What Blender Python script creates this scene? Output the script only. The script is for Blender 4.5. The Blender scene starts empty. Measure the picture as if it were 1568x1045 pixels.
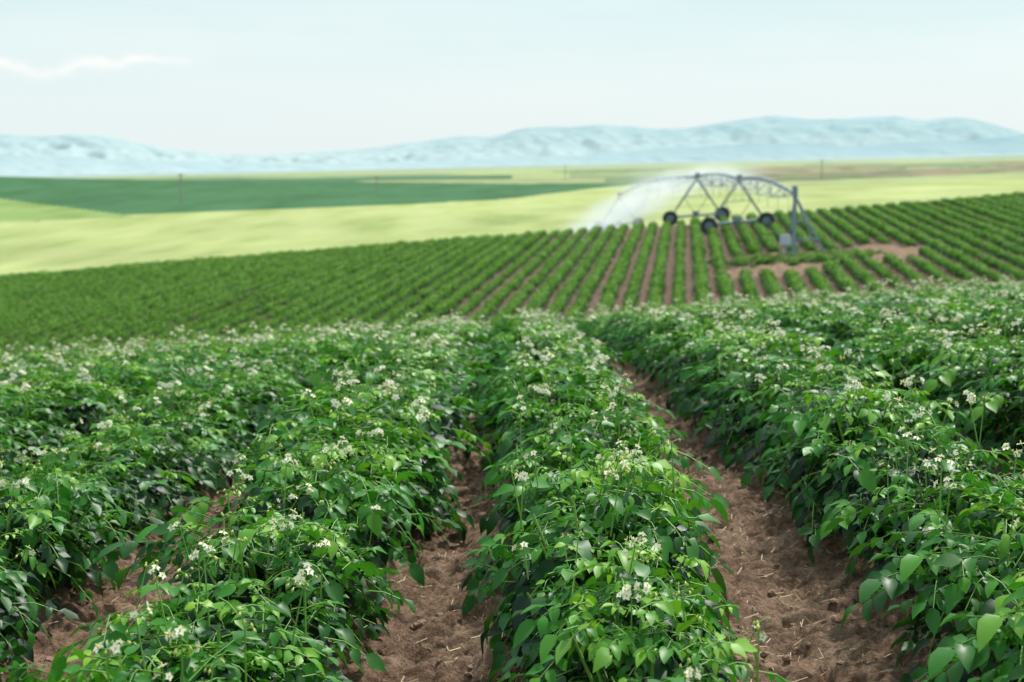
import bpy, math, random
import numpy as np
from mathutils import Vector, Matrix
rng=np.random.default_rng(7); random.seed(7)
scene=bpy.context.scene
scene.view_settings.view_transform='Standard'; scene.view_settings.look='None'
scene.view_settings.exposure=0; scene.view_settings.gamma=1
F=2178.0; PITCH=math.atan((522.5-262)/F); H0=1.18

# ---------------------------------------------------------------- helpers
def zpx(py,D):
    v=(522.5-py)/F
    return D*(v*math.cos(PITCH)-math.sin(PITCH))/(math.cos(PITCH)+v*math.sin(PITCH))
def vnoise(x,y,seed=0):
    r=np.random.default_rng(seed).random((256,256))
    xi=np.floor(x).astype(np.int64); yi=np.floor(y).astype(np.int64)
    fx=x-xi; fy=y-yi; fx=fx*fx*(3-2*fx); fy=fy*fy*(3-2*fy)
    a=r[xi&255,yi&255]; b=r[(xi+1)&255,yi&255]; c=r[xi&255,(yi+1)&255]; d=r[(xi+1)&255,(yi+1)&255]
    return (a*(1-fx)+b*fx)*(1-fy)+(c*(1-fx)+d*fx)*fy
def fbm(x,y,seed=0,o=3):
    s=0;a=1;t=0
    for i in range(o):
        s=s+a*vnoise(x*2**i+17*i,y*2**i+9*i,seed+i); t+=a; a*=.5
    return s/t
def sstep(a,b,x):
    t=np.clip((x-a)/(b-a),0,1); return t*t*(3-2*t)

# ---------------------------------------------------------------- terrain
near=[(-10,-1.19,.06),(0,-1.22,.06),(4,-1.245,.06),(6,-1.29,.062),(9,-1.46,.066),(12,-1.71,.07),(15,-2.0,.073),(18,-2.34,.075),
      (22,-2.92,.075),(28,-3.8,.073),(36,-4.85,.07),(44,-5.40,.069),(50,-5.42,.069),(56,-5.22,.07),(70,-4.85,.074),(84,-4.52,.078)]
far=[(92,430,366,304),(104,440,378,316),(130,426,362,303),(180,390,337,288),(260,335,306,271),(350,303,293,266),(450,278,284,262),
     (700,277,274,256),(1200,275,266,248),(3000,273,256,237),(9000,271,254,235)]
TD=[];TA=[];TT=[];TQ=[]
for d,z,t in near: TD.append(d);TA.append(z);TT.append(t);TQ.append(0)
for d,l,c,r in far:
    zl,zc,zr=zpx(l,d),zpx(c,d),zpx(r,d)
    TD.append(d);TA.append(zc);TT.append((zr-zl)/(.72*d));TQ.append(((zr+zl)/2-zc)/(.36*d)**2)
TD=np.array(TD,float)
def hermite(xs,ys,x):
    xs=np.asarray(xs,float);ys=np.asarray(ys,float)
    s=np.diff(ys)/np.diff(xs); m=np.empty(len(xs)); m[0]=s[0];m[-1]=s[-1]
    h=np.diff(xs); m[1:-1]=(s[:-1]*h[1:]+s[1:]*h[:-1])/(h[1:]+h[:-1])
    x=np.clip(x,xs[0],xs[-1]); i=np.clip(np.searchsorted(xs,x)-1,0,len(xs)-2)
    t=(x-xs[i])/h[i]
    return (2*t**3-3*t**2+1)*ys[i]+(t**3-2*t**2+t)*h[i]*m[i]+(-2*t**3+3*t**2)*ys[i+1]+(t**3-t**2)*h[i]*m[i+1]
def terrain(x,y):
    x=np.asarray(x,float);y=np.asarray(y,float)
    A=hermite(TD,TA,y);T=hermite(TD,TT,y);Q=hermite(TD,TQ,y)
    lim=.6*np.maximum(y,0)+12; xc=np.clip(x,-lim,lim)
    z=A+T*xc+Q*xc*xc
    return z+H0
def rowbend(y):
    y=np.asarray(y,float)
    return np.where(y<22,0,np.where(y<45,.12*(y-22)**2/46,1.38+.12*(y-45)))
def rowcenter(k):
    return .235+.9*k+(.06 if k>=1 else (-.01 if k==0 else .06))
def ridge(x,y):
    c=x-rowbend(y); c=np.where(c>.7,c-.06,c)
    return .05*(np.cos((c-.235)/.9*2*math.pi)+1)
def in_bare(x,y):
    wob=1.3*(fbm(x*.7,y*.5,5,3)-.5)
    a=((x-11.3)/2.5)**2+((y-60.8)/2.3)**2<1+wob
    b=((x-17)/1.6)**2+((y-65)/4)**2<1+wob
    c=((x-13.2)/3.2)**2+((y-65.5)/2.6)**2<1+wob
    return a|b|c

def grid_mesh(name,V,nr,nc,attrs=None,smooth=True):
    me=bpy.data.meshes.new(name)
    me.vertices.add(nr*nc); me.vertices.foreach_set('co',V.reshape(-1).astype(np.float32))
    i,j=np.meshgrid(np.arange(nr-1),np.arange(nc-1),indexing='ij')
    a=(i*nc+j).ravel(); q=np.stack([a,a+1,a+nc+1,a+nc],1)
    n=len(q); me.loops.add(n*4); me.loops.foreach_set('vertex_index',q.ravel().astype(np.int32))
    me.polygons.add(n); me.polygons.foreach_set('loop_start',np.arange(0,n*4,4,dtype=np.int32))
    me.polygons.foreach_set('use_smooth',np.full(n,smooth))
    me.update(calc_edges=True); me.validate()
    for k,arr in (attrs or {}).items():
        if arr.ndim==2:
            at=me.attributes.new(k,'FLOAT_COLOR','POINT'); c=np.ones((nr*nc,4),np.float32); c[:,:3]=arr; at.data.foreach_set('color',c.ravel())
        else:
            at=me.attributes.new(k,'FLOAT','POINT'); at.data.foreach_set('value',arr.astype(np.float32))
    ob=bpy.data.objects.new(name,me); scene.collection.objects.link(ob); return ob

# ---------------------------------------------------------------- materials
def newmat(name):
    m=bpy.data.materials.new(name); m.use_nodes=True; nt=m.node_tree; nt.nodes.clear(); return m,nt
def N(nt,t,**kw):
    n=nt.nodes.new(t)
    for k,v in kw.items():
        if k in n.bl_rna.properties: setattr(n,k,v)
        else: n.inputs[k.replace('_',' ')].default_value=v
    return n
def L(nt,a,b): nt.links.new(a,b)
def mixc(nt,fac,a,b,mode='MIX'):
    n=nt.nodes.new('ShaderNodeMix'); n.data_type='RGBA'; n.blend_type=mode
    for s,v in ((n.inputs[0],fac),(n.inputs[6],a),(n.inputs[7],b)):
        if isinstance(v,bpy.types.NodeSocket): nt.links.new(v,s)
        elif isinstance(v,(int,float)): s.default_value=v
        else: s.default_value=(*v,1)
    return n.outputs[2]
def mathn(nt,op,a,b=0.0,c=None):
    n=nt.nodes.new('ShaderNodeMath'); n.operation=op
    for i,v in enumerate((a,b,c)):
        if v is None: continue
        if isinstance(v,bpy.types.NodeSocket): nt.links.new(v,n.inputs[i])
        else: n.inputs[i].default_value=v
    return n.outputs[0]
def ramp(nt,fac,stops):
    n=nt.nodes.new('ShaderNodeValToRGB'); nt.links.new(fac,n.inputs[0]); e=n.color_ramp.elements
    while len(e)<len(stops): e.new(.5)
    for el,(p,c) in zip(e,stops): el.position=p; el.color=(*c,1) if len(c)==3 else c
    return n.outputs[0]

def leaf_material(name,dark,mid,young,rough=.5,spec=.3,tr_=.28):
    m,nt=newmat(name); out=N(nt,'ShaderNodeOutputMaterial')
    at=N(nt,'ShaderNodeAttribute',attribute_name='tint'); oi=N(nt,'ShaderNodeObjectInfo')
    geo=N(nt,'ShaderNodeNewGeometry')
    noi=N(nt,'ShaderNodeTexNoise'); noi.inputs['Scale'].default_value=1.3; L(nt,geo.outputs['Position'],noi.inputs['Vector'])
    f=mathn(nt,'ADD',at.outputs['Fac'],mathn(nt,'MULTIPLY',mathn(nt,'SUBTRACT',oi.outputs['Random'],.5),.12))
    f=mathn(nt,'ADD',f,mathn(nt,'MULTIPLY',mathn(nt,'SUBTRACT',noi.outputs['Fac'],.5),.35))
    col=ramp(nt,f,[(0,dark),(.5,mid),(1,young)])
    back=mixc(nt,.2,col,(.12,.28,.08))
    colf=mixc(nt,geo.outputs['Backfacing'],col,back)
    p=N(nt,'ShaderNodeBsdfPrincipled'); p.inputs['Roughness'].default_value=rough
    p.inputs['Specular IOR Level'].default_value=spec
    L(nt,colf,p.inputs['Base Color'])
    tr=N(nt,'ShaderNodeBsdfTranslucent'); tc=mixc(nt,1.0,colf,(1.3,1.4,.5),'MULTIPLY'); L(nt,tc,tr.inputs['Color'])
    mx=N(nt,'ShaderNodeMixShader'); mx.inputs[0].default_value=tr_
    L(nt,p.outputs[0],mx.inputs[1]); L(nt,tr.outputs[0],mx.inputs[2]); L(nt,mx.outputs[0],out.inputs[0])
    return m
def simple(name,col,rough=.6,metal=0,var=.25,scale=8,trans=0):
    m,nt=newmat(name); out=N(nt,'ShaderNodeOutputMaterial'); p=N(nt,'ShaderNodeBsdfPrincipled')
    g=N(nt,'ShaderNodeNewGeometry'); n=N(nt,'ShaderNodeTexNoise'); n.inputs['Scale'].default_value=scale; n.inputs['Detail'].default_value=4
    L(nt,g.outputs['Position'],n.inputs['Vector'])
    c=mixc(nt,n.outputs['Fac'],tuple(x*(1-var) for x in col),tuple(min(1,x*(1+var)) for x in col))
    L(nt,c,p.inputs['Base Color']); p.inputs['Roughness'].default_value=rough; p.inputs['Metallic'].default_value=metal
    if trans:
        t=N(nt,'ShaderNodeBsdfTranslucent'); L(nt,c,t.inputs[0]); mx=N(nt,'ShaderNodeMixShader'); mx.inputs[0].default_value=trans
        L(nt,p.outputs[0],mx.inputs[1]);L(nt,t.outputs[0],mx.inputs[2]);L(nt,mx.outputs[0],out.inputs[0])
    else: L(nt,p.outputs[0],out.inputs[0])
    return m
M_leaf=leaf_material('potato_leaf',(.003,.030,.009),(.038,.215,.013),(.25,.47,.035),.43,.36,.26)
M_stem=simple('potato_stem',(.16,.33,.05),.5)
M_petal=simple('potato_petal',(.90,.90,.72),.6,0,.06,20,.3)
M_anther=simple('potato_anther',(.78,.60,.10),.5)
M_bud=simple('potato_bud',(.52,.57,.15),.5)
M_leaf2=leaf_material('potato_leaf_field',(.010,.055,.008),(.065,.215,.02),(.29,.49,.08),.55,.2)
M_weed=leaf_material('weed_leaf',(.05,.13,.02),(.11,.22,.04),(.22,.34,.08),.6)

# ground material
def ground_material():
    m,nt=newmat('farmland'); out=N(nt,'ShaderNodeOutputMaterial'); p=N(nt,'ShaderNodeBsdfPrincipled')
    p.inputs['Roughness'].default_value=.95; p.inputs['Specular IOR Level'].default_value=.1
    g=N(nt,'ShaderNodeNewGeometry'); col=N(nt,'ShaderNodeAttribute',attribute_name='field_color'); so=N(nt,'ShaderNodeAttribute',attribute_name='soil')
    n1=N(nt,'ShaderNodeTexNoise'); n1.inputs['Scale'].default_value=6; n1.inputs['Detail'].default_value=9; n1.inputs['Roughness'].default_value=.68
    L(nt,g.outputs['Position'],n1.inputs['Vector'])
    n2=N(nt,'ShaderNodeTexNoise'); n2.inputs['Scale'].default_value=42; n2.inputs['Detail'].default_value=6; n2.inputs['Roughness'].default_value=.72
    L(nt,g.outputs['Position'],n2.inputs['Vector'])
    soil=ramp(nt,n1.outputs['Fac'],[(.34,(.080,.043,.028)),(.5,(.21,.130,.085)),(.66,(.47,.33,.235))])
    soil=mixc(nt,mathn(nt,'MULTIPLY',n2.outputs['Fac'],.85),soil,ramp(nt,n2.outputs['Fac'],[(.38,(.06,.034,.023)),(.6,(.42,.285,.20))]))
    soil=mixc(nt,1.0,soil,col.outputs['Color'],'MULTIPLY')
    mp=N(nt,'ShaderNodeMapping'); mp.inputs['Scale'].default_value=(.12,.03,.12); L(nt,g.outputs['Position'],mp.inputs['Vector'])
    n3=N(nt,'ShaderNodeTexNoise'); n3.inputs['Scale'].default_value=1; n3.inputs['Detail'].default_value=7; n3.inputs['Roughness'].default_value=.6; L(nt,mp.outputs[0],n3.inputs['Vector'])
    v=ramp(nt,n3.outputs['Fac'],[(.32,(.72,.80,.66)),(.5,(1,1,1)),(.68,(1.15,1.12,1.25))])
    fld=mixc(nt,1,col.outputs['Color'],v,'MULTIPLY')
    c=mixc(nt,so.outputs['Fac'],fld,soil); L(nt,c,p.inputs['Base Color'])
    b=N(nt,'ShaderNodeBump'); b.inputs['Distance'].default_value=.04; L(nt,so.outputs['Fac'],b.inputs['Strength'])
    L(nt,mathn(nt,'ADD',mathn(nt,'MULTIPLY',n1.outputs['Fac'],.6),mathn(nt,'MULTIPLY',n2.outputs['Fac'],.6)),b.inputs['Height']); L(nt,b.outputs[0],p.inputs['Normal'])
    L(nt,p.outputs[0],out.inputs[0]); return m

# ---------------------------------------------------------------- ground sheet
def clodz(x,y):
    wx=x+.04*(fbm(x*14,y*14,61,2)-.5); wy=y+.04*(fbm(x*14+9,y*14,62,2)-.5)
    a=fbm(wx*6,wy*6,3,3); b=fbm(wx*20,wy*20,11,3); c=fbm(wx*48,wy*48,31,2)
    return (a-.5)*.08-np.abs(b-.5)*.12+.018*sstep(.48,.60,b)+(c-.5)*.024+.004
ys=np.concatenate([np.arange(-6,1.8,.12),np.arange(1.8,7,.011),np.arange(7,9,.02),9*np.exp(np.linspace(0,math.log(9000/9),420))])
NC=720; s=np.linspace(-1,1,NC)
Y,S=np.meshgrid(ys,s,indexing='ij'); X=S*(.55*np.maximum(Y,0)+2.6)
Z=terrain(X,Y)
soilm=sstep(93.2,92,Y)
Z=Z+ridge(X,Y)*sstep(96,90,Y)
Z=Z+sstep(16,7,Y)*clodz(X,Y)+sstep(60,20,Y)*.02*(fbm(X*2,Y*2,23,2)-.5)
U=X/np.maximum(Y,1)
ns=fbm(U*14,np.log(np.maximum(Y,1))*6,41,3)-.5
ns2=fbm(U*30,np.log(np.maximum(Y,1))*9,51,3)-.5
Dn=Y*(1+.06*(fbm(U*9+3,Y*0+.5,77,2)-.5))
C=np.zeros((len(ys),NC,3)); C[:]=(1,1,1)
C[(Y>20)&(Y<=92)]=(.60,.62,.67)  # soil of the farther rows darkened in colour, painting in shade
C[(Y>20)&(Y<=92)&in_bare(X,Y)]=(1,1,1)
def paint(mask,c): C[mask]=c
grain=(.34,.385,.150); dark=(.050,.135,.055); olive=(.16,.195,.095); tan=(.25,.285,.14); ylw=(.30,.35,.155); brown=(.235,.19,.125); lime=(.20,.28,.09)
paint(Y>92,grain)
lo=260+sstep(-.02,.15,U)*230
paint((Dn>lo)&(U<.15),dark)
paint((Dn>280)&(U>=.13),ylw)
paint((Dn>330)&(U>=.13)&(Dn>lo-60),olive)
paint((Dn>250)&(Dn<350-1050*(U+.36)),lime)
paint((Dn>455),dark)
paint((Dn>480)&(Dn<690)&(U>-.105+.02*ns2)&(U<.065)&(Dn>560-700*(U+.105)),tan)
paint((Dn>455)&(Dn<690)&(U>=.065),(.14,.20,.09))
paint((Dn>690),ylw)
paint((Dn>690)&(Dn<1000)&(U<.0),(.07,.16,.08))
paint((Dn>690)&(Dn<1150)&(U>.04)&(ns>-.02),(.19,.23,.115))
paint((Dn>380)&(Dn<1500)&(U>.17+.05*ns2)&(ns>-.02),brown)
paint((Dn>420)&(Dn<1100)&(U>.15)&(ns2>.06),(.11,.14,.075))
paint((Dn>1000)&(Dn<1900)&(ns<-.05),(.18,.25,.14))
paint((Dn>2200),(.27,.345,.25))
paint((Dn>2600)&(ns>.0),(.31,.34,.27))
hz=sstep(500,8000,Y)[...,None]*.55*(Y>92)[...,None]  # distance haze painted into the field colours
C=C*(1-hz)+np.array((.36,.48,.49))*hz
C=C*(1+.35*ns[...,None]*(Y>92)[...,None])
V=np.stack([X,Y,Z],-1)
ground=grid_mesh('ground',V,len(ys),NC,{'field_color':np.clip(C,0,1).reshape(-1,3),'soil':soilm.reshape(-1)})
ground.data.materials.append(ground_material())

# ---------------------------------------------------------------- potato plant models
class MB:
    def __init__(s): s.v=[];s.f=[];s.m=[];s.t=[]
    def add(s,vs,fs,mat,tint=.5):
        o=len(s.v); s.v.extend(vs); s.f.extend([tuple(i+o for i in f) for f in fs]); s.m.extend([mat]*len(fs)); s.t.extend([tint]*len(vs))
    def tube(s,p,q,r,mat,n=4,r2=None,tint=.5,cap=True):
        p=np.array(p,float);q=np.array(q,float);d=q-p;d/=np.linalg.norm(d)+1e-9
        a=np.cross(d,(0,0,1) if abs(d[2])<.9 else (1,0,0));a/=np.linalg.norm(a);b=np.cross(d,a);r2=r if r2 is None else r2
        vs=[];
        for c,rr in ((p,r),(q,r2)):
            for i in range(n):
                an=2*math.pi*i/n; vs.append(tuple(c+rr*(a*math.cos(an)+b*math.sin(an))))
        fs=[(i,(i+1)%n,n+(i+1)%n,n+i) for i in range(n)]
        if cap: fs+= [tuple(range(n))[::-1],tuple(range(n,2*n))]
        s.add(vs,fs,mat,tint)
    def box(s,c,sz,mat,R=None):
        vs=[]
        for x in(-1,1):
            for y in(-1,1):
                for z in(-1,1):
                    w=Vector((x*sz[0]/2,y*sz[1]/2,z*sz[2]/2))
                    if R is not None: w=R@w
                    vs.append(tuple(Vector(c)+w))
        s.add(vs,[(0,1,3,2),(4,6,7,5),(0,4,5,1),(2,3,7,6),(0,2,6,4),(1,5,7,3)],mat)
    def obj(s,name,mats,link=True,parent=None,smooth=False,tint=False):
        me=bpy.data.meshes.new(name); me.from_pydata([tuple(map(float,v)) for v in s.v],[],s.f)
        me.polygons.foreach_set('material_index',s.m)
        if smooth: me.polygons.foreach_set('use_smooth',[True]*len(s.f))
        for m in mats: me.materials.append(m)
        if tint: me.attributes.new('tint','FLOAT','POINT').data.foreach_set('value',s.t)
        me.update(); ob=bpy.data.objects.new(name,me)
        if link: scene.collection.objects.link(ob)
        if parent: ob.parent=parent
        return ob
def nrm(v): return v/(np.linalg.norm(v)+1e-9)
ST=np.array([0,.2,.48,.78,1.]); WP=np.array([.12,.82,1.0,.58,0])
def leaflet(mb,p,d,n,Ln,W,tint,rnd,mat=0):
    d=nrm(d); x=nrm(np.cross(d,n)); n=np.cross(x,d)
    fold=rnd.uniform(.05,.5); bend=rnd.uniform(.05,.55); vs=[]
    for i,t in enumerate(ST):
        cz=-bend*t*t*Ln
        if i==4: vs.append(p+d*Ln*t+n*cz)
        else:
            w=WP[i]*W/2
            for sx in(-1,0,1):
                wob=rnd.uniform(-.11,.11)*W if sx else 0
                vs.append(p+d*Ln*t*(1-.04*abs(sx))+x*w*sx+n*(cz+fold*w*abs(sx)+wob))
    fs=[]
    for i in range(3):
        a=i*3; fs+=[(a,a+1,a+4,a+3),(a+1,a+2,a+5,a+4)]
    fs+=[(9,10,12),(10,11,12)]
    mb.add([tuple(v) for v in vs],fs,mat,float(tint))
UP=np.array((0,0,1.))
def flower(mb,p,d,r,rnd):
    d=nrm(d); a=nrm(np.cross(d,UP+.01)); b=np.cross(d,a); vs=[tuple(p)]
    ph=rnd.uniform(0,6.28)
    for i in range(10):
        rr=r if i%2==0 else r*.6; an=ph+i*math.pi/5
        vs.append(tuple(p+rr*(a*math.cos(an)+b*math.sin(an))+d*(r*.25 if i%2 else r*.05)))
    mb.add(vs,[(0,1+i,1+(i+1)%10) for i in range(10)],2)
    mb.tube(p,p+d*r*.75,r*.18,3,4,r*.08)
def bud(mb,p,d,r):
    d=nrm(d); a=nrm(np.cross(d,UP+.01)); b=np.cross(d,a)
    vs=[p-d*r*1.6]+[p+a*r,p+b*r,p-a*r,p-b*r]+[p+d*r*1.8]
    mb.add([tuple(v) for v in vs],[(0,2,1),(0,3,2),(0,4,3),(0,1,4),(5,1,2),(5,2,3),(5,3,4),(5,4,1)],4)
def make_plant(name,seed,nleaf,ncl,a=.285,b=.21,h=.34):
    rnd=np.random.default_rng(seed); mb=MB()
    lump=rnd.uniform(-1,1,(4,3))
    for i in range(7):
        an=rnd.uniform(0,6.28); rr=rnd.uniform(.3,.8)
        top=np.array((a*rr*math.cos(an),b*rr*math.sin(an),h*rnd.uniform(.6,.9)))
        mid=top*np.array((.6,.6,.5)); base=np.array((top[0]*.25,top[1]*.25,-.04))
        mb.tube(base,mid,.006,1,5,.005,cap=False); mb.tube(mid,top,.005,1,5,.003,cap=False)
    for i in range(nleaf):
        phi=rnd.uniform(0,6.283); sz=rnd.uniform(0,1)**.9; c=math.sqrt(max(0,1-sz*sz))
        nn=np.array((c*math.cos(phi),c*math.sin(phi),sz))
        lf=1+.19*sum(math.sin(3*nn@lump[k]+k) for k in range(3))/1.5
        r=rnd.uniform(.5,1.03)*lf
        sp=np.array((a*np.sign(nn[0])*abs(nn[0])**.75,b*nn[1],h*(nn[2]**.62)))*np.array((r,r,.38+.62*r))+np.array((0,0,.015))
        out=nrm(np.array((nn[0],nn[1],0))+rnd.normal(0,.5,3)*np.array((1,1,.2)))
        dr=nrm(out+UP*(.8*sz-.25)+rnd.normal(0,.2,3))
        young=sz>.66 and rnd.random()<.5
        sc=rnd.uniform(.72,1.12)*(.56 if young else 1)
        R=rnd.uniform(.09,.14)*sc; st=sp-dr*R*.6; droop=rnd.uniform(.15,.7)
        pt=lambda t: st+dr*R*t-UP*droop*R*t*t
        tint=np.clip((.19+.37*sz+(.29 if young else 0))+rnd.normal(0,.13)-(.9*(1-min(r,1))),0.0,1)  # leaves deeper in the plant coloured darker, occlusion shade in the tint
        ln=nrm(.75*UP+.6*nn+rnd.normal(0,.3,3))
        mb.tube(st,pt(.5),.0018,1,3,cap=False); mb.tube(pt(.5),pt(1),.0015,1,3,cap=False)
        side=nrm(np.cross(dr,UP))
        tl=rnd.uniform(.058,.078)*sc
        tdir=nrm(dr-UP*(droop*1.3+.1))
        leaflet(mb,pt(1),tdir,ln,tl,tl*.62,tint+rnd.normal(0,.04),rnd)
        for t in ((.72,.36) if rnd.random()<.6 else (.78,.5,.22)):
            for sg in(-1,1):
                dd=nrm(tdir*.55+side*sg*.9+rnd.normal(0,.16,3)-UP*.12)
                l2=tl*rnd.uniform(.6,.85)*(.75+.3*t)
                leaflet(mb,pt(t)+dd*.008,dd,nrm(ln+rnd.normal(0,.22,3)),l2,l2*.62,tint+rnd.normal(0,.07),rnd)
    for i in range(ncl):
        an=rnd.uniform(0,6.28); rr=rnd.uniform(0,.9)
        b0=np.array((a*rr*math.cos(an),b*rr*math.sin(an),h*.74)); tp=b0+np.array((rnd.normal(0,.02),rnd.normal(0,.02),rnd.uniform(.08,.15)))
        mb.tube(b0,tp,.002,1,4,.0016,cap=False)
        nfl=rnd.integers(4,9); bu=rnd.random()<.5
        for k in range(nfl):
            dd=nrm(np.array((rnd.normal(),rnd.normal(),rnd.uniform(-.2,.9)))); e=tp+dd*rnd.uniform(.014,.038)
            mb.tube(tp,e,.001,1,3,cap=False)
            fd=nrm(dd+np.array((0,-.35,.35))+rnd.normal(0,.35,3))
            if (not bu) and rnd.random()<.7: flower(mb,e,fd,rnd.uniform(.0095,.0150),rnd)
            else: bud(mb,e-UP*.004,dd*.5-UP,rnd.uniform(.003,.005))
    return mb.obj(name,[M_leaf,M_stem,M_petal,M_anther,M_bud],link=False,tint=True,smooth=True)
def make_far(name,seed,leafmat,nl=80,a=.275,b=.26,h=.30,white=3,Ls=(.08,.13)):
    rnd=np.random.default_rng(seed); mb=MB()
    for i in range(nl):
        phi=rnd.uniform(0,6.283); sz=rnd.uniform(0,1); c=math.sqrt(1-sz*sz); nn=np.array((c*math.cos(phi),c*math.sin(phi),sz))
        sp=np.array((a*nn[0],b*nn[1],h*nn[2]**.8))*rnd.uniform(.6,1.02)
        d=nrm(np.array((nn[0],nn[1],-.2+.3*sz))+rnd.normal(0,.4,3)); l=rnd.uniform(*Ls)
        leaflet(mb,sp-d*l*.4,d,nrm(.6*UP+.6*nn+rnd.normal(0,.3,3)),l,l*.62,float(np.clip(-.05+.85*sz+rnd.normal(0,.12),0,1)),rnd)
    for i in range(white):
        p=np.array((rnd.normal(0,a*.4),rnd.normal(0,b*.4),h*rnd.uniform(1,1.1))); flower(mb,p,nrm(UP+rnd.normal(0,.4,3)),.018,rnd)
    return mb.obj(name,[leafmat,M_stem,M_petal,M_anther,M_bud],link=False,tint=True)
def coll(name,obs):
    c=bpy.data.collections.new(name)
    for o in obs: c.objects.link(o)
    return c
C_near=coll('potato_plant_models',[make_plant('potato_plant_model_%s'%c,100+i,114,[4,2,6,1,4,2,5,2,5][i]) for i,c in enumerate('abcdefghi')])
C_mid=coll('potato_field_models',[make_far('field_plant_model_%s'%c,300+i,M_leaf2) for i,c in enumerate('abcdef')])
C_weed=coll('weed_models',[make_far('weed_model_%s'%c,400+i,M_weed,60,.3,.3,.28,1,(.08,.2)) for i,c in enumerate('abc')])

def instancer(name,P,rot,scl,vi,collection):
    me=bpy.data.meshes.new(name); me.vertices.add(len(P)); me.vertices.foreach_set('co',np.asarray(P,np.float32).ravel())
    me.attributes.new('rot','FLOAT_VECTOR','POINT').data.foreach_set('vector',np.asarray(rot,np.float32).ravel())
    me.attributes.new('scl','FLOAT_VECTOR','POINT').data.foreach_set('vector',np.asarray(scl,np.float32).ravel())
    me.attributes.new('vi','INT','POINT').data.foreach_set('value',np.asarray(vi,np.int32))
    me.update(); ob=bpy.data.objects.new(name,me); scene.collection.objects.link(ob)
    ng=bpy.data.node_groups.new(name+'_instances','GeometryNodeTree')
    ng.interface.new_socket('Geometry',in_out='INPUT',socket_type='NodeSocketGeometry'); ng.interface.new_socket('Geometry',in_out='OUTPUT',socket_type='NodeSocketGeometry')
    gi=ng.nodes.new('NodeGroupInput');go=ng.nodes.new('NodeGroupOutput'); ip=ng.nodes.new('GeometryNodeInstanceOnPoints'); ci=ng.nodes.new('GeometryNodeCollectionInfo')
    ci.inputs['Collection'].default_value=collection; ci.inputs['Separate Children'].default_value=True; ci.inputs['Reset Children'].default_value=True
    ip.inputs['Pick Instance'].default_value=True
    def na(n,t):
        a=ng.nodes.new('GeometryNodeInputNamedAttribute'); a.data_type=t; a.inputs['Name'].default_value=n; return a.outputs[0]
    mp=ng.nodes.new('GeometryNodeMeshToPoints')
    ng.links.new(gi.outputs[0],mp.inputs[0]); ng.links.new(mp.outputs[0],ip.inputs['Points']); ng.links.new(ci.outputs[0],ip.inputs['Instance'])
    ng.links.new(na('vi','INT'),ip.inputs['Instance Index']); ng.links.new(na('rot','FLOAT_VECTOR'),ip.inputs['Rotation']); ng.links.new(na('scl','FLOAT_VECTOR'),ip.inputs['Scale'])
    ng.links.new(ip.outputs[0],go.inputs[0])
    md=ob.modifiers.new('instances','NODES'); md.node_group=ng
    return ob
# near rows
P=[];R=[];Sc=[];VI=[]
for k in range(-22,22):
    cx=rowcenter(k); y=-.8+random.random()*.2
    while y<26:
        y+=random.uniform(.22,.28)
        x=cx+float(rowbend(y))+random.gauss(0,.022)
        if abs(x)>.48*max(y,0)+3.2: continue
        if random.random()<.01: continue
        P.append((x,y,0)); flip=random.choice((0,math.pi)); R.append((random.gauss(0,.06),random.gauss(0,.06),flip+random.gauss(0,.2)))
        wide=(.90 if k==0 else (.96 if k>0 else 1.03))+.27*float(sstep(3.9,7.2,np.array(y)))
        s_=random.uniform(.86,1.07)*(.90+.2*float(vnoise(np.array(x*1.5),np.array(y*.8),9))); Sc.append((s_*wide*random.uniform(.92,1.06),s_,s_*random.uniform(.88,1.12))); VI.append(random.randrange(9))
P=np.array(P); P[:,2]=terrain(P[:,0],P[:,1])+ridge(P[:,0],P[:,1])-.01
instancer('potato_crop_rows',P,R,Sc,VI,C_near); n1_=len(P)
P=[];R=[];Sc=[];VI=[]
for k in range(-85,60):
    cx=rowcenter(k); y=25.6+random.random()*.3; rs=random.uniform(.94,1.08)
    if k%9==4: rs*=.87
    while y<93:
        y+=random.uniform(.33,.42)
        x=cx+float(rowbend(y))+random.gauss(0,.035)
        if abs(x)>.46*y+4: continue
        if random.random()<.04: continue
        P.append((x,y,0)); R.append((0,0,random.uniform(-.35,.35))); s_=rs*random.uniform(.8,1.18)*(.85+.3*float(vnoise(np.array(x*.25),np.array(y*.12),19))); Sc.append((s_,s_,s_*random.uniform(.9,1.15))); VI.append(random.randrange(6))
P=np.array(P);R=np.array(R);Sc=np.array(Sc);VI=np.array(VI)
keep=~in_bare(P[:,0],P[:,1]); P=P[keep];R=R[keep];Sc=Sc[keep];VI=VI[keep]
P[:,2]=terrain(P[:,0],P[:,1])+ridge(P[:,0],P[:,1])-.01
instancer('potato_crop_rows.001',P,R,Sc,VI,C_mid)
print('instances',n1_,len(P))
# weeds round pivot
P=[]
for i in range(200):
    a=random.uniform(0,6.28); r=random.random()**.7; P.append((13+3.4*r*math.cos(a)+random.gauss(0,.5),64.8+2.0*r*math.sin(a)+random.gauss(0,.8),0))
P=np.array(P);P[:,2]=terrain(P[:,0],P[:,1])
instancer('weed_patch',P,[(0,0,random.uniform(0,6))for _ in P],[(random.uniform(.35,1.1),)*3 for _ in P],[random.randrange(3) for _ in P],C_weed)

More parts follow.
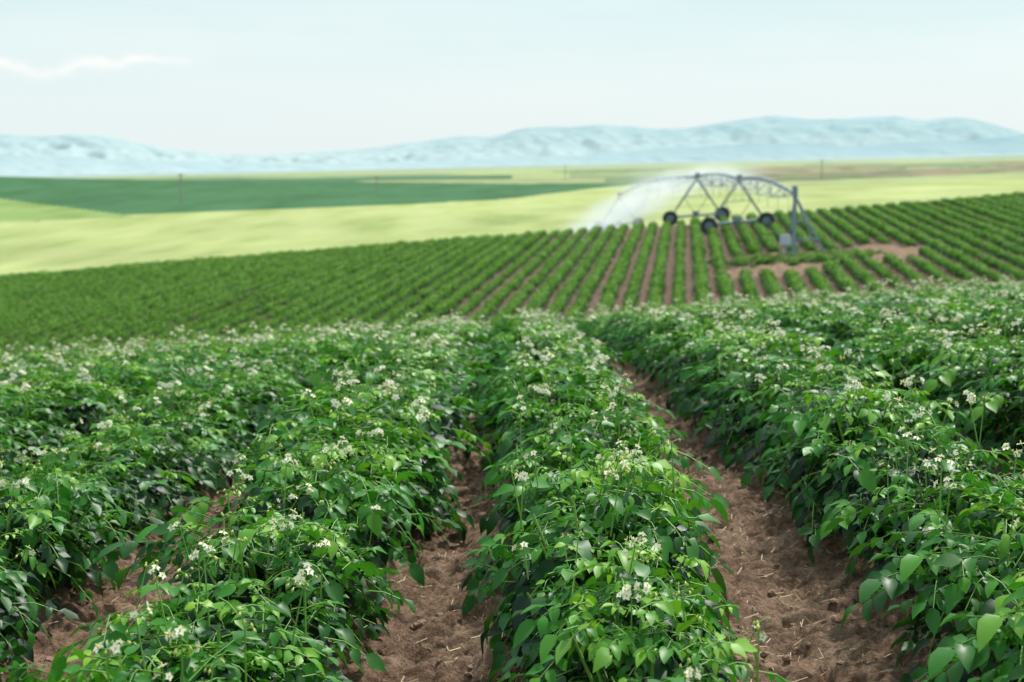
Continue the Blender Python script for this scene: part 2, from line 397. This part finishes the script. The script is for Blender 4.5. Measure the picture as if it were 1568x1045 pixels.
# soil clods and straw
M_clod=simple('soil_clod',(.24,.155,.105),.95,0,.45,12)
M_straw=simple('straw',(.56,.45,.29),.8,0,.35,15)
import bmesh
bm=bmesh.new(); bmesh.ops.create_icosphere(bm,subdivisions=2,radius=1); ico_v=np.array([v.co[:] for v in bm.verts]); ico_f=[tuple(v.index for v in f.verts) for f in bm.faces]; bm.free()
def furrow_pts(n):
    out=[]
    for _ in range(n):
        k=random.choice((-4,-3,-2,-1,-1,0,0,0,0,1,2)); w=.26 if k!=0 else .33
        out.append((rowcenter(k)+.45+random.gauss(0,w*.6),2.2+8*random.random()**1.5))
    a=np.array(out); z=terrain(a[:,0],a[:,1])+ridge(a[:,0],a[:,1])+sstep(16,7,a[:,1])*clodz(a[:,0],a[:,1]); return np.column_stack([a,z])
mb=MB()
for x,y,z in furrow_pts(2800):
    r=.003+.015*random.random()**2.6; sc=rng.uniform(.6,1.3,3)*np.array((1,1,.65))
    v=ico_v*(1+rng.uniform(-.26,.26,(len(ico_v),1)))*r*sc; an=random.random()*6; ca,sa=math.cos(an),math.sin(an)
    v=v@np.array(((ca,sa,0),(-sa,ca,0),(0,0,1)))+np.array((x,y,z+r*.1)); mb.add([tuple(q) for q in v],ico_f,0)
mb.obj('soil_clods',[M_clod])
mb=MB()
for x,y,z in furrow_pts(3600):
    l=random.uniform(.01,.045); an=random.uniform(0,3.14); z+=.006; dz=random.uniform(-.004,.012)
    mb.tube((x,y,z),(x+l*math.cos(an),y+l*math.sin(an),z+dz),random.uniform(.0007,.0017),0,3)
mb.obj('straw_litter',[M_straw])

# ---------------------------------------------------------------- centre pivot irrigator
M_steel=simple('galvanised_steel',(.19,.25,.31),.5,.2,.25,3)
M_pale=simple('painted_panel',(.50,.52,.62),.5,0,.1,3)
M_tyre=simple('tyre_rubber',(.032,.04,.05),.8,0,.3,6)
M_conc=simple('concrete',(.36,.33,.28),.9,0,.2,5)
root=bpy.data.objects.new('center_pivot_irrigator',None); scene.collection.objects.link(root)
def tz(x,y): return float(terrain(np.array(float(x)),np.array(float(y))))
PV=(13.05,66.0); pz=tz(*PV); Hh=2.95
mb=MB()
px_,py_=PV
feet=[(px_-.15,py_-.9),(px_+1.35,py_-.9),(px_-.15,py_+.9),(px_+1.35,py_+.9)]
for fx,fy in feet:
    mb.tube((fx,fy,tz(fx,fy)),(px_+(.0 if fx<px_ else .12),py_+(-.1 if fy<py_ else .1),pz+Hh-.25),.04,0,6)
for fr in (.3,.62):
    ring=[np.array((fx,fy,tz(fx,fy)))*(1-fr)+np.array((px_+.05,py_,pz+Hh-.25))*fr for fx,fy in (feet[0],feet[1],feet[3],feet[2])]
    for a in range(4): mb.tube(ring[a],ring[(a+1)%4],.022,0,5)
mb.tube((px_+.02,py_,pz),(px_+.02,py_,pz+Hh+.1),.09,0,12)
mb.tube((px_+.02,py_,pz+Hh-.2),(px_+.02,py_,pz+Hh+.22),.13,0,12)
mb.box((px_,py_,pz+Hh+.28),(.22,.22,.16),0)
mb.obj('pivot_tower',[M_steel],parent=root)
mb=MB(); mb.box((px_-.5,py_-.55,pz+.85),(.45,.22,.5),0); mb.box((px_-.5,py_-.675,pz+.85),(.38,.03,.42),0); mb.tube((px_-.5,py_-.5,pz),(px_-.5,py_-.5,pz+.6),.04,0,6); mb.box((px_-.2,py_-.5,pz+.7),(.6,.05,.05),0)
mb.obj('control_panel',[M_pale],parent=root)
mb=MB(); mb.box((px_+.6,py_,pz-.02),(1.9,2.2,.2),0); mb.obj('concrete_pad',[M_conc],parent=root)
def pipept(px,py,D):
    return np.array(((px-784)/F*D*.995,D,zpx(py,D)+H0))
T1=(13.15,83.0); T2=(11.95,92.5); T3=(9.3,124.0)
nodes=[np.array((px_,py_,pz+Hh))]
for t in (T1,T2): nodes.append(np.array((t[0],t[1],tz(*t)+3.05)))
nodes.append(np.array((T3[0],T3[1],tz(*T3)+3.05)))
pipe=MB();tr=MB();dr_=MB()
for i in range(len(nodes)-1):
    a,b=nodes[i],nodes[i+1]; n=12; Ln=np.linalg.norm(b-a); d=nrm(b-a); sd=nrm(np.cross(d,UP)); arch=.012*Ln+.12
    pts=[a+(b-a)*j/n+UP*arch*math.sin(math.pi*j/n) for j in range(n+1)]
    for j in range(n): pipe.tube(pts[j],pts[j+1],.085,0,8)
    lows=[]
    for j in (3,6,9):
        w=.75 if j==6 else .6
        lo=[pts[j]-UP*w+sd*.4*sg for sg in(-1,1)]; lows.append(lo)
        for q in lo: tr.tube(pts[j-1],q,.022,0,4); tr.tube(pts[j+1],q,.022,0,4)
        tr.tube(lo[0],lo[1],.018,0,4)
    for sgn in(0,1):
        ch=[pts[0]]+[l[sgn] for l in lows]+[pts[-1]]
        for q in range(len(ch)-1): tr.tube(ch[q],ch[q+1],.014,0,4)
    for j in range(1,n,2):
        p=pts[j]; dr_.tube(p,p-UP*(1.2),.009,0,4); dr_.tube(p-UP*1.2,p-UP*1.3,.03,0,6,.015)
pipe.obj('span_pipe',[M_steel],parent=root,smooth=True); tr.obj('truss_rods',[M_steel],parent=root); dr_.obj('sprinkler_drops',[M_steel],parent=root)
def wheel(mb,c,axis,R=.48,w=.28):
    c=np.array(c);axis=nrm(np.array(axis));a=nrm(np.cross(axis,UP));b=np.cross(axis,a);n=28
    prof=[(.55,-.42),(.86,-.5),(1.,-.38),(1.,.38),(.86,.5),(.55,.42),(.5,.1),(.5,-.1)]
    vs=[]
    for i in range(n):
        an=2*math.pi*i/n; e=a*math.cos(an)+b*math.sin(an); lug=1.06 if i%2 else 1
        for r,o in prof: vs.append(tuple(c+e*R*r*(lug if r>.95 else 1)+axis*w*o))
    m=len(prof); fs=[(i*m+j,((i+1)%n)*m+j,((i+1)%n)*m+(j+1)%m,i*m+(j+1)%m) for i in range(n) for j in range(m)]
    mb.add(vs,fs,0)
    mb.tube(c-axis*.03,c+axis*.03,R*.52,1,14); mb.tube(c-axis*.15,c+axis*.15,.08,1,8)
for idx,(t,apex) in enumerate(((T1,nodes[1]),(T2,nodes[2]),(T3,nodes[3]))):
    mb=MB(); wd=nrm(np.array((1.,.18,0))); hwb=1.75
    ends=[np.array((t[0],t[1],0))+wd*hwb*s_ for s_ in(-1,1)]
    for e in ends: e[2]=tz(e[0],e[1])+.5
    for e in ends: wheel(mb,e,np.array((-wd[1],wd[0],0))*1.0+np.array((.5,0,0)))
    beam=[e+(ends[1-i]-e)*.02+np.array((0,.32,.05)) for i,e in enumerate(ends)]
    mb.tube(beam[0],beam[1],.08,1,8)
    for i,e in enumerate(beam):
        for o in(-.5,.5):
            q=apex+np.array((0,o,-.1)); mb.tube(e+np.array((0,o*.3,0)),q,.035,1,6)
        m_=e*.5+apex*.5; o_=beam[1-i]*.5+apex*.5
        if i==0: mb.tube(m_,o_,.022,1,5)
        mb.tube(m_,(beam[0]+beam[1])/2,.022,1,5)
    mb.box(tuple((beam[0]+beam[1])/2+np.array((0,0,.16))),(.4,.25,.25),1)
    mb.box(tuple(apex+np.array((0,-.25,.1))),(.28,.2,.3),1)
    mb.obj('drive_tower_%d'%(idx+1),[M_tyre,M_steel],parent=root)

# water spray (fine droplets as thin volume)
def mist(dens,nscale):
    m,nt=newmat('water_mist'); out=N(nt,'ShaderNodeOutputMaterial'); vs=N(nt,'ShaderNodeVolumePrincipled'); vs.inputs['Color'].default_value=(.98,.99,1,1); vs.inputs['Anisotropy'].default_value=.25
    tc=N(nt,'ShaderNodeTexCoord'); ln=N(nt,'ShaderNodeVectorMath',operation='LENGTH'); L(nt,tc.outputs['Object'],ln.inputs[0])
    f=N(nt,'ShaderNodeMapRange'); f.inputs[1].default_value=1; f.inputs[2].default_value=.0; f.interpolation_type='SMOOTHSTEP'; L(nt,ln.outputs['Value'],f.inputs[0])
    n=N(nt,'ShaderNodeTexNoise'); n.inputs['Scale'].default_value=nscale; n.inputs['Detail'].default_value=3; L(nt,tc.outputs['Object'],n.inputs['Vector'])
    k=mathn(nt,'MULTIPLY',f.outputs[0],mathn(nt,'MAXIMUM',mathn(nt,'MULTIPLY',mathn(nt,'SUBTRACT',n.outputs['Fac'],.34),4.),.08))
    k=mathn(nt,'MULTIPLY',k,dens)
    L(nt,k,vs.inputs['Density'])
    L(nt,mathn(nt,'MULTIPLY',k,.36),vs.inputs['Emission Strength']); vs.inputs['Emission Color'].default_value=(.74,.90,1,1)  # faint glow added in place of light scattered between droplets
    L(nt,vs.outputs[0],out.inputs['Volume']); return m
def spray(c,sc,mat,rot=0,parent=None,i=1):
    bm=bmesh.new(); bmesh.ops.create_icosphere(bm,subdivisions=3,radius=1); me=bpy.data.meshes.new('spray_plume'); bm.to_mesh(me); bm.free()
    o=bpy.data.objects.new('plume_%d'%i,me); scene.collection.objects.link(o); o.location=c; o.scale=sc; o.rotation_euler=(0,rot,0); me.materials.append(mat); o.parent=parent
sp=bpy.data.objects.new('water_spray',None); scene.collection.objects.link(sp)
def W(px,py,D): return tuple(pipept(px,py,D))
spray(W(955,322,110),(7.4,5,1.9),mist(.42,1.5),-.40,sp,1)
spray(W(1050,276,97),(6.6,5,1.4),mist(.27,2.0),-.10,sp,2)
spray(W(1140,278,86),(4.4,4,.9),mist(.18,2.0),.3,sp,3)

# utility poles
M_wood=simple('weathered_wood',(.36,.33,.28),.9,0,.3,4)
def pole(px,D,h,r=.16):
    x=(px-784)/F*D; mb=MB(); z=tz(x,D); mb.tube((x,D,z-.5),(x,D,z+h),r,0,8,r*.7); mb.box((x,D,z+h*.92),(1.6,.12,.12),0)
    for o in(-.7,0,.7): mb.tube((x+o,D,z+h*.92+.06),(x+o,D,z+h*.92+.24),.05,0,6)
    mb.obj('utility_pole',[M_wood])
pole(280,310,6.3,.24); pole(578,340,4.5,.14); pole(865,600,6,.18); pole(1255,420,6,.18)

# ---------------------------------------------------------------- mountains
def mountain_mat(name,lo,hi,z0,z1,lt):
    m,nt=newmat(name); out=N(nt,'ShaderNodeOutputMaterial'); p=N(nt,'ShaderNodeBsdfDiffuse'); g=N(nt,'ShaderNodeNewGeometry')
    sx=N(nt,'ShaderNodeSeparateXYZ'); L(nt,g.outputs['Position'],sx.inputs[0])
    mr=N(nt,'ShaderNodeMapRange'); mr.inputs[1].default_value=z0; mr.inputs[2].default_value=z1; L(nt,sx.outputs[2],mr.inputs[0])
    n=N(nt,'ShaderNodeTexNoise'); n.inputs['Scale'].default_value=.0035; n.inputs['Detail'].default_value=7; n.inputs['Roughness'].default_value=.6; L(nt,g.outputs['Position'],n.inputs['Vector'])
    c=mixc(nt,mr.outputs[0],lo,hi); c=mixc(nt,ramp(nt,n.outputs['Fac'],[(.45,(0,0,0)),(.6,(.6,.6,.6))]),c,lt)  # air haze put into the base colour, paler towards the foot
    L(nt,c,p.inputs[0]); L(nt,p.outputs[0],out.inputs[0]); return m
def mountains(name,D0,D1,tab,mat,amp,seed):
    nc=560;nr=60; us=np.linspace(-.62,.62,nc)
    tp=np.array(tab,float); pyv=np.interp(us*F+784,tp[:,0],tp[:,1]); kern=np.ones(5)/5; pyv=np.convolve(np.pad(pyv,2,'edge'),kern,'valid')
    pyv=pyv+6*(fbm(us*50,us*0+.3,seed+40,4)-.5)
    Vv=np.zeros((nr,nc,3))
    for i in range(nr):
        f=i/(nr-1); D=D0+(D1-D0)*f
        zr=np.array([zpx(p,D1) for p in pyv])+H0
        zb=-120.
        rel=1-2*np.abs(fbm(us*55+f*2.5,us*0+f*5,seed,4)-.5)*2-.3
        prof=f**.8
        Vv[i,:,0]=us*D; Vv[i,:,1]=D; Vv[i,:,2]=zb+(zr-zb)*prof+rel*amp*math.sin(math.pi*f)
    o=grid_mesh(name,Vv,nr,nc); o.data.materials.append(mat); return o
back=[(-600,215),(0,205),(45,209),(100,206),(150,208),(200,216),(260,229),(330,236),(420,237),(500,233),(560,229),(650,218),(700,208),(760,209),(800,197),(840,194),(920,192),(975,193),(1000,199),(1060,196),(1110,186),(1180,178),(1240,184),(1310,180),(1370,177),(1400,184),(1460,179),(1500,186),(1540,198),(1568,205),(2200,215)]
front=[(-600,250),(0,236),(150,242),(300,248),(500,250),(700,246),(820,240),(900,238),(1000,228),(1080,226),(1150,219),(1250,221),(1300,224),(1400,216),(1480,215),(1540,207),(1568,205),(2200,200)]
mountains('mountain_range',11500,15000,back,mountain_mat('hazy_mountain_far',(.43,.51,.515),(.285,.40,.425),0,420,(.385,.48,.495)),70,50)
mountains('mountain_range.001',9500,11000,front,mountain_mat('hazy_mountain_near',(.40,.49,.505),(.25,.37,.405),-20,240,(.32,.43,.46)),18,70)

# ---------------------------------------------------------------- light, world, camera
EL=math.radians(56); AZ=math.radians(35)
w=bpy.data.worlds.new('World'); scene.world=w; w.use_nodes=True; nt=w.node_tree; nt.nodes.clear()
out=N(nt,'ShaderNodeOutputWorld'); sky=N(nt,'ShaderNodeTexSky'); sky.sky_type='NISHITA'; sky.sun_disc=False; sky.sun_elevation=EL; sky.sun_rotation=AZ; sky.dust_density=4
bg1=N(nt,'ShaderNodeBackground'); L(nt,sky.outputs[0],bg1.inputs[0]); bg1.inputs[1].default_value=.02
tc=N(nt,'ShaderNodeTexCoord'); sx=N(nt,'ShaderNodeSeparateXYZ'); L(nt,tc.outputs['Generated'],sx.inputs[0])
base=ramp(nt,sx.outputs[2],[(0,(.80,.88,.885)),(.045,(.76,.87,.875)),(.12,(.62,.79,.81)),(1,(.56,.71,.76))])
mp=N(nt,'ShaderNodeMapping'); mp.inputs['Scale'].default_value=(2.2,2.2,16); L(nt,tc.outputs['Generated'],mp.inputs['Vector'])
no=N(nt,'ShaderNodeTexNoise'); no.inputs['Scale'].default_value=1.6; no.inputs['Detail'].default_value=6; L(nt,mp.outputs[0],no.inputs['Vector'])
c=mixc(nt,ramp(nt,no.outputs['Fac'],[(.38,(0,0,0)),(.7,(.6,.6,.6))]),base,(.80,.885,.885))
u=mathn(nt,'DIVIDE',sx.outputs[0],mathn(nt,'MAXIMUM',sx.outputs[1],.01))
no2=N(nt,'ShaderNodeTexNoise'); no2.inputs['Scale'].default_value=22; no2.inputs['Detail'].default_value=6; L(nt,tc.outputs['Generated'],no2.inputs['Vector'])
cen=mathn(nt,'ADD',mathn(nt,'MULTIPLY',u,.04),.0795); cen=mathn(nt,'ADD',cen,mathn(nt,'MULTIPLY',mathn(nt,'SUBTRACT',no2.outputs['Fac'],.5),.035))
dz=mathn(nt,'DIVIDE',mathn(nt,'SUBTRACT',sx.outputs[2],cen),.0034)
g=mathn(nt,'EXPONENT',mathn(nt,'MULTIPLY',mathn(nt,'MULTIPLY',dz,dz),-1.0))
mr=N(nt,'ShaderNodeMapRange'); mr.inputs[1].default_value=-.205; mr.inputs[2].default_value=-.26; L(nt,u,mr.inputs[0])
g=mathn(nt,'MULTIPLY',mathn(nt,'MULTIPLY',g,mr.outputs[0]),mathn(nt,'MULTIPLY',no2.outputs['Fac'],1.5))
c=mixc(nt,g,c,(.92,.94,.93))
bg2=N(nt,'ShaderNodeBackground'); L(nt,c,bg2.inputs[0]); bg2.inputs[1].default_value=1.0
ad=N(nt,'ShaderNodeAddShader'); L(nt,bg1.outputs[0],ad.inputs[0]); L(nt,bg2.outputs[0],ad.inputs[1]); L(nt,ad.outputs[0],out.inputs[0])
sl=bpy.data.lights.new('sun','SUN'); sl.energy=4.4; sl.angle=math.radians(4); sl.color=(1,.97,.90)
so=bpy.data.objects.new('sun',sl); scene.collection.objects.link(so)
so.rotation_euler=Vector((math.sin(AZ)*math.cos(EL),math.cos(AZ)*math.cos(EL),math.sin(EL))).to_track_quat('Z','Y').to_euler(); so.location=(0,0,50)
cam=bpy.data.cameras.new('camera'); co=bpy.data.objects.new('camera',cam); scene.collection.objects.link(co); scene.camera=co
cam.lens=50; cam.sensor_width=36; cam.clip_start=.05; cam.clip_end=40000
co.location=(0,0,H0); co.rotation_euler=(math.pi/2-PITCH,0,0)
cam.dof.use_dof=True; cam.dof.focus_distance=3.3; cam.dof.aperture_fstop=4.9
